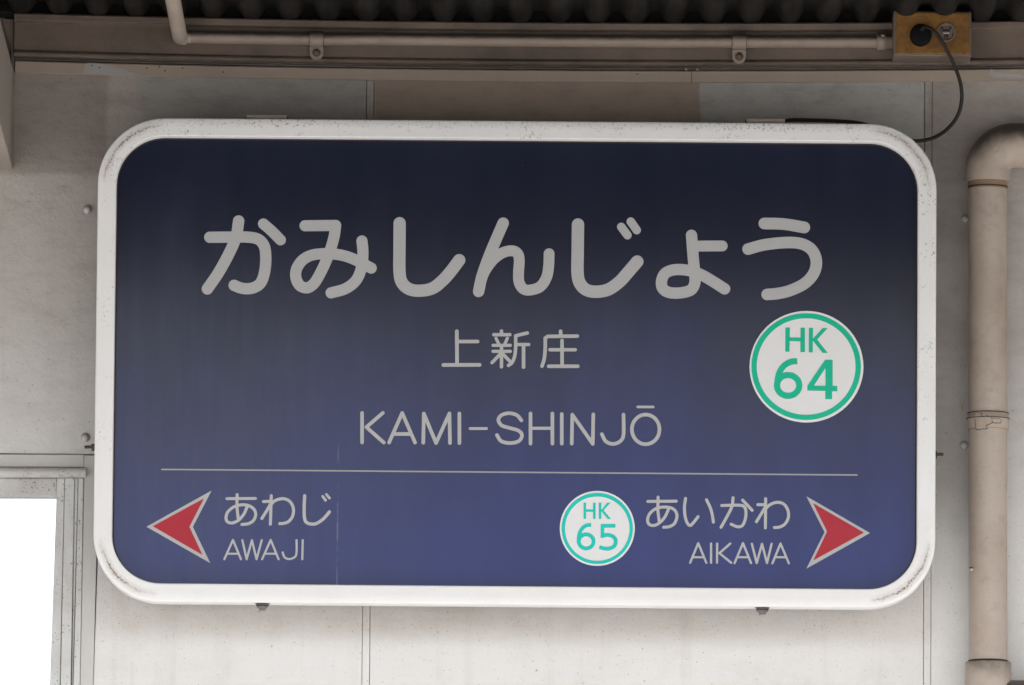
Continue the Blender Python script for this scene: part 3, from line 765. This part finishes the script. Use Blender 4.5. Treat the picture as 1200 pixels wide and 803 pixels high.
kanji([s(12.5, (942, 110), (942, 140)), s(12.5, (1060, 144), (850, 146), (850, 146), (834, 158), (834, 158), (833, 240), (826, 305), (811, 355)), s(12.5, (952, 175), (952, 350)), s(12, (867, 240), (1045, 240)), s(12.5, (858, 356), (1063, 356))])
F_ = (400, 460, 3)
def let(items, tf=F_, h=.3, nm='letter', mat=K, par=None, y=YP): return film(items, tf, nm, mat, par or sign, y=y, h=h)
hw = 6.3
let([s(hw, (73, 72), (73, 176)), L(hw, (146, 72), (88, 122), (149, 176))])
let([L(hw, (168, 176), (214, 72), (259, 176)), s(hw, (186, 146), (243, 146))])
let([L(hw, (288, 177), (290, 74), (333, 178), (380, 74), (382, 178))])
let([s(hw, (415, 74), (415, 178))])
film([s(5, (453, 127), (510, 127))], F_, 'hyphen', K, sign, h=.3)
let([s(hw, (633, 98), (617, 80), (590, 73), (563, 80), (552, 97), (564, 116), (592, 125), (622, 134), (635, 150), (624, 171), (592, 178), (562, 171), (547, 150))])
let([s(hw, (665, 74), (665, 180)), s(hw, (742, 74), (742, 180)), s(5.5, (665, 126), (742, 126))])
let([s(hw, (775, 76), (775, 180))])
let([L(hw, (810, 180), (812, 78), (884, 181), (886, 77))])
let([s(hw, (992, 78), (992, 148), (980, 172), (955, 181), (930, 172), (916, 147))])
let([s(hw, *[(1070+48.5*math.cos(2*math.pi*k/20), 130+52*math.sin(2*math.pi*k/20)) for k in range(21)]), s(4.5, (1042, 51), (1097, 51))])
film([('b', .85, [(189, 550.2), (1005, 556.8)])], (0, 0, 1), 'divider_line', M['line'], sign, h=.45)
G = (250, 570, 8)
kk = lambda it, tf, h=.3: kana(it, tf, 'kana_character', h)
kk([s(13.5, (127, 116), (395, 114)), s(14, (223, 78), (222, 190), (232, 295)), s(14, (318, 190), (285, 262), (238, 316), (180, 343), (132, 332), (119, 293), (136, 240), (190, 194), (262, 174), (330, 181), (380, 215), (397, 263), (378, 318), (330, 350), (268, 358))], G)
kk([s(14, (543, 88), (535, 355)), L(14, (470, 143), (528, 141)), s(14, (540, 160), (500, 230), (455, 302)), s(14, (530, 185), (570, 140), (620, 120), (670, 118), (722, 147), (751, 210), (743, 280), (705, 330), (660, 347), (622, 350))], G)
kk([s(15, (856, 88), (852, 200), (854, 290), (870, 335), (912, 353), (965, 349), (1020, 315), (1060, 275), (1088, 240)), s(12.5, (1025, 95), (1052, 131)), s(12.5, (1060, 76), (1089, 110))], G)
a = 9.8
let([L(a, (103, 684), (184, 503), (259, 684)), s(9, (135, 632), (235, 632))], G)
let([L(a, (272, 505), (312, 684), (362, 505), (405, 684), (454, 505))], G)
let([L(a, (457, 684), (538, 503), (612, 684)), s(9, (490, 632), (590, 632))], G)
let([s(a, (780, 505), (780, 615), (765, 662), (713, 682), (668, 665), (650, 620))], G)
let([s(a, (838, 505), (834, 684))], G)
H_ = (750, 570, 6.316)
kk([s(11, (58, 112), (268, 110)), s(11, (134, 80), (133, 180), (143, 262)), s(11, (210, 172), (185, 225), (150, 266), (108, 289), (70, 283), (56, 250), (72, 203), (115, 167), (170, 154), (230, 160), (265, 187), (273, 228), (255, 275), (218, 298), (175, 303))], H_)
kk([s(11, (337, 90), (329, 155), (334, 222), (350, 272), (372, 290), (396, 268), (430, 225)), s(11, (492, 100), (520, 158), (535, 212), (543, 265))], H_)
kk([s(11, (605, 142), (735, 140), (772, 152), (784, 190), (778, 248), (756, 292), (720, 299), (675, 281)), s(11, (689, 85), (680, 150), (645, 222), (600, 303)), s(11, (760, 103), (795, 140), (830, 178))], H_)
kk([s(11, (930, 92), (928, 308)), L(11, (872, 136), (922, 136)), s(11, (928, 152), (900, 200), (862, 262)), s(11, (922, 175), (960, 138), (1010, 119), (1062, 130), (1095, 178), (1097, 235), (1072, 280), (1032, 302), (995, 305))], H_)
a = 8.2
let([L(a, (371, 566), (431, 421), (491, 566)), s(7.5, (393, 525), (468, 525))], H_)
let([s(a, (526, 424), (526, 566))], H_)
let([s(a, (571, 424), (570, 566)), L(a, (668, 424), (588, 495), (675, 566))], H_)
let([L(a, (700, 568), (762, 421), (822, 568)), s(7.5, (722, 525), (800, 525))], H_)
let([L(a, (828, 426), (864, 568), (903, 426), (940, 568), (974, 426))], H_)
let([L(a, (980, 570), (1040, 424), (1102, 570)), s(7.5, (1003, 525), (1080, 525))], H_)
# arrows
I_ = (160, 560, 5); J_ = (740, 560, 4)
def arrow(out, inn, tf):
    o = film([('p', out)], tf, 'arrow', K, sign, h=.4)
    film([('p', inn)], tf, 'arrow_fill', M['red'], o, y=YP-.0005, h=.4)
arrow([(58, 287), (440, 75), (330, 288), (432, 500)], [(95, 284), (395, 121), (310, 288), (387, 453)], I_)
arrow([(820, 87), (1118, 259), (820, 426), (905, 255)], [(851, 119), (1090, 257), (852, 388), (917, 252)], J_)
# route number stickers
def ell(cx_, cy_, rx, ry, n=64): return [(cx_+rx*math.cos(2*math.pi*k/n), cy_+ry*math.sin(2*math.pi*k/n)) for k in range(n)]
K1 = (860, 350, 5.018)
st = film([('p', ell(427, 401, 335, 328))], K1, 'route_sticker', M['white'], sign, y=YP-.0004, h=.7)
y2 = YP-.0009
film([('p', ell(425, 400, 322, 314), ell(425, 400, 291, 284))], K1, 'ring', M['green'], st, y=y2, h=.5)
gl = lambda items, nm='letter': film(items, K1, nm, M['green'], st, y=y2, h=.35)
gl([('p', [(303, 170), (329, 170), (329, 228), (392, 229), (392, 171), (418, 171), (418, 315), (391, 315), (391, 251), (328, 250), (327, 313), (302, 312)])])
gl([('p', [(441, 172), (466, 172), (465, 236), (522, 173), (552, 174), (490, 241), (552, 320), (521, 319), (465, 248), (464, 317), (440, 316)])])
gl([('s', 18.3, [(319+65.5*math.cos(t), 511+61*math.sin(t)) for t in [2*math.pi*k/24 for k in range(25)]]), ('c', 18, [(373, 368), (335, 372), (294, 396), (268, 435), (257, 480), (255, 520)])], 'digit')
gl([('p', [(536, 360), (581, 360), (581, 513), (608, 514), (608, 546), (578, 545), (577, 592), (537, 591), (538, 543), (432, 541), (432, 512)], [(539, 408), (539, 513), (471, 512)])], 'digit')
K2 = (640, 560, 6.69)
st = film([('p', ell(401, 397, 294, 294))], K2, 'route_sticker', M['white'], sign, y=YP-.0004, h=.7)
film([('p', ell(401, 397, 279, 279), ell(401, 399, 253.5, 252))], K2, 'ring', M['teal'], st, y=y2, h=.4)
gl = lambda items, nm='letter': film(items, K2, nm, M['teal'], st, y=y2, h=.28)
gl([('p', [(294, 195), (313, 195), (313, 248), (368, 248), (368, 195), (388, 195), (388, 323), (368, 323), (368, 267), (313, 267), (313, 322), (294, 322)])])
gl([('p', [(413, 195), (433, 195), (433, 252), (478, 195), (505, 195), (451, 256), (510, 324), (483, 324), (433, 262), (433, 323), (413, 323)])])
gl([('s', 15.2, [(314+58*math.cos(t), 499+55*math.sin(t)) for t in [2*math.pi*k/24 for k in range(25)]]), ('c', 15, [(353, 370), (320, 372), (288, 392), (265, 428), (256, 470), (255, 505)])], 'digit')
gl([('p', [(428, 362), (543, 362), (543, 391), (456, 391), (456, 436), (470, 446), (450, 472), (428, 473)]), ('d', 15, [(440, 458), (470, 449), (505, 452), (537, 472), (546, 503), (532, 538), (492, 555), (455, 554), (417, 543)])], 'digit')

# ---- fittings of the sign
def topplate(a, b, r0_, r1_):
    x0, x1, z0, z1 = rect(a, r0_, b, r1_, -.146)
    MB().box(x0, x1, -.147, -.12, z0-.004, z1).build('top_bracket', M['trim'], sign, bevel=.0005)
    MB().box(x0-.002, x1+.002, -.12, -.11, z0-.004, z1+.0014).build('bracket_back', M['dark'], sign)
topplate(289, 336, 134.9, 139); topplate(875, 920, 139.4, 143)
def underbolt(px):
    p = W(px, 708, -.148); zb_ = bt
    m = MB().lathe((p.x, -.146, zb_+.0005), (0, 0, -1), [(.0125, 0), (.0125, .0012), (.0098, .0013), (.0098, .0030), (.0085, .0038)], 24, False)
    m.lathe((p.x, -.146, zb_-.0036), (0, 0, -1), [(.0088, 0), (.0088, .0042), (.006, .0043), (.006, .0075), (.005, .0080)], 6, False)
    m.build('bolt', M['bolt'], sign)
    MB().lathe((p.x, -.146, zb_-.0011), (0, 0, -1), [(.0108, 0), (.0108, .0006)], 24, False).lathe((p.x, -.146, zb_-.0034), (0, 0, -1), [(.0104, 0), (.0104, .0010)], 24, False).build('washer_gap', M['dark'], sign)
underbolt(307.5); underbolt(893.5)
def sidebolt(px0, px1, row, nx_):
    a = W(px0, row, -.03); b = W(px1, row, -.03)
    m = MB().tube([a, b], .0026, 12); c = W(nx_, row+.4, -.03)
    d = 1 if px1 > px0 else -1
    m.lathe(c, (d, 0, 0), [(.0058, 0), (.0058, .006)], 6, False)
    m.build('mounting_bolt', M['rust'], sign)
sidebolt(99, 150, 524, 107.2); sidebolt(1105.5, 1050, 532.5, 1098)

# ------------------------------------------------------------------ power cord with its plug
cord = empty('power_cord', W(1079, 38, YB), 'black power cord and round plug hanging from the outlet to the sign', 'power cord')
p = W(1079.4, 39.5, YB-.03)
MB().lathe((p.x, YB-.0036, p.z), (0, -1, 0), [(.0178, 0), (.0178, .018), (.0165, .021), (.0155, .0215), (.012, .0225), (.0001, .0225)], 32).build('plug', M['black'], cord)
cp = [(1080, 35, -.150), (1083.5, 31.8, -.157), (1090, 33.2, -.164), (1097, 39, -.165), (1104, 49, -.160), (1111, 61.5, -.150), (1118, 76, -.136), (1124, 92, -.112), (1127, 108, -.098), (1126, 124, -.085), (1121, 138, -.078), (1111.5, 150, -.076), (1099.5, 159, -.078), (1085, 164.2, -.085), (1068, 165, -.092), (1052, 160.5, -.098), (1036, 153.5, -.100), (1018, 147, -.102), (1000, 143.4, -.104), (975, 141.6, -.105), (950, 140.9, -.105), (925, 140.9, -.105), (905, 146, -.105)]
P3 = [W(a, b, y) for a, b, y in cp]
def cat3(P, k=6):
    Q = [2*P[0]-P[1]]+P+[2*P[-1]-P[-2]]; o = []
    for i in range(1, len(Q)-2):
        for j in range(k):
            t = j/k; o.append(.5*((2*Q[i])+(-Q[i-1]+Q[i+1])*t+(2*Q[i-1]-5*Q[i]+4*Q[i+1]-Q[i+2])*t*t+(-Q[i-1]+3*Q[i]-3*Q[i+1]+Q[i+2])*t**3))
    return o+[P[-1]]
MB().tube(cat3(P3), .0031, 12).build('cable', M['cord'], cord)
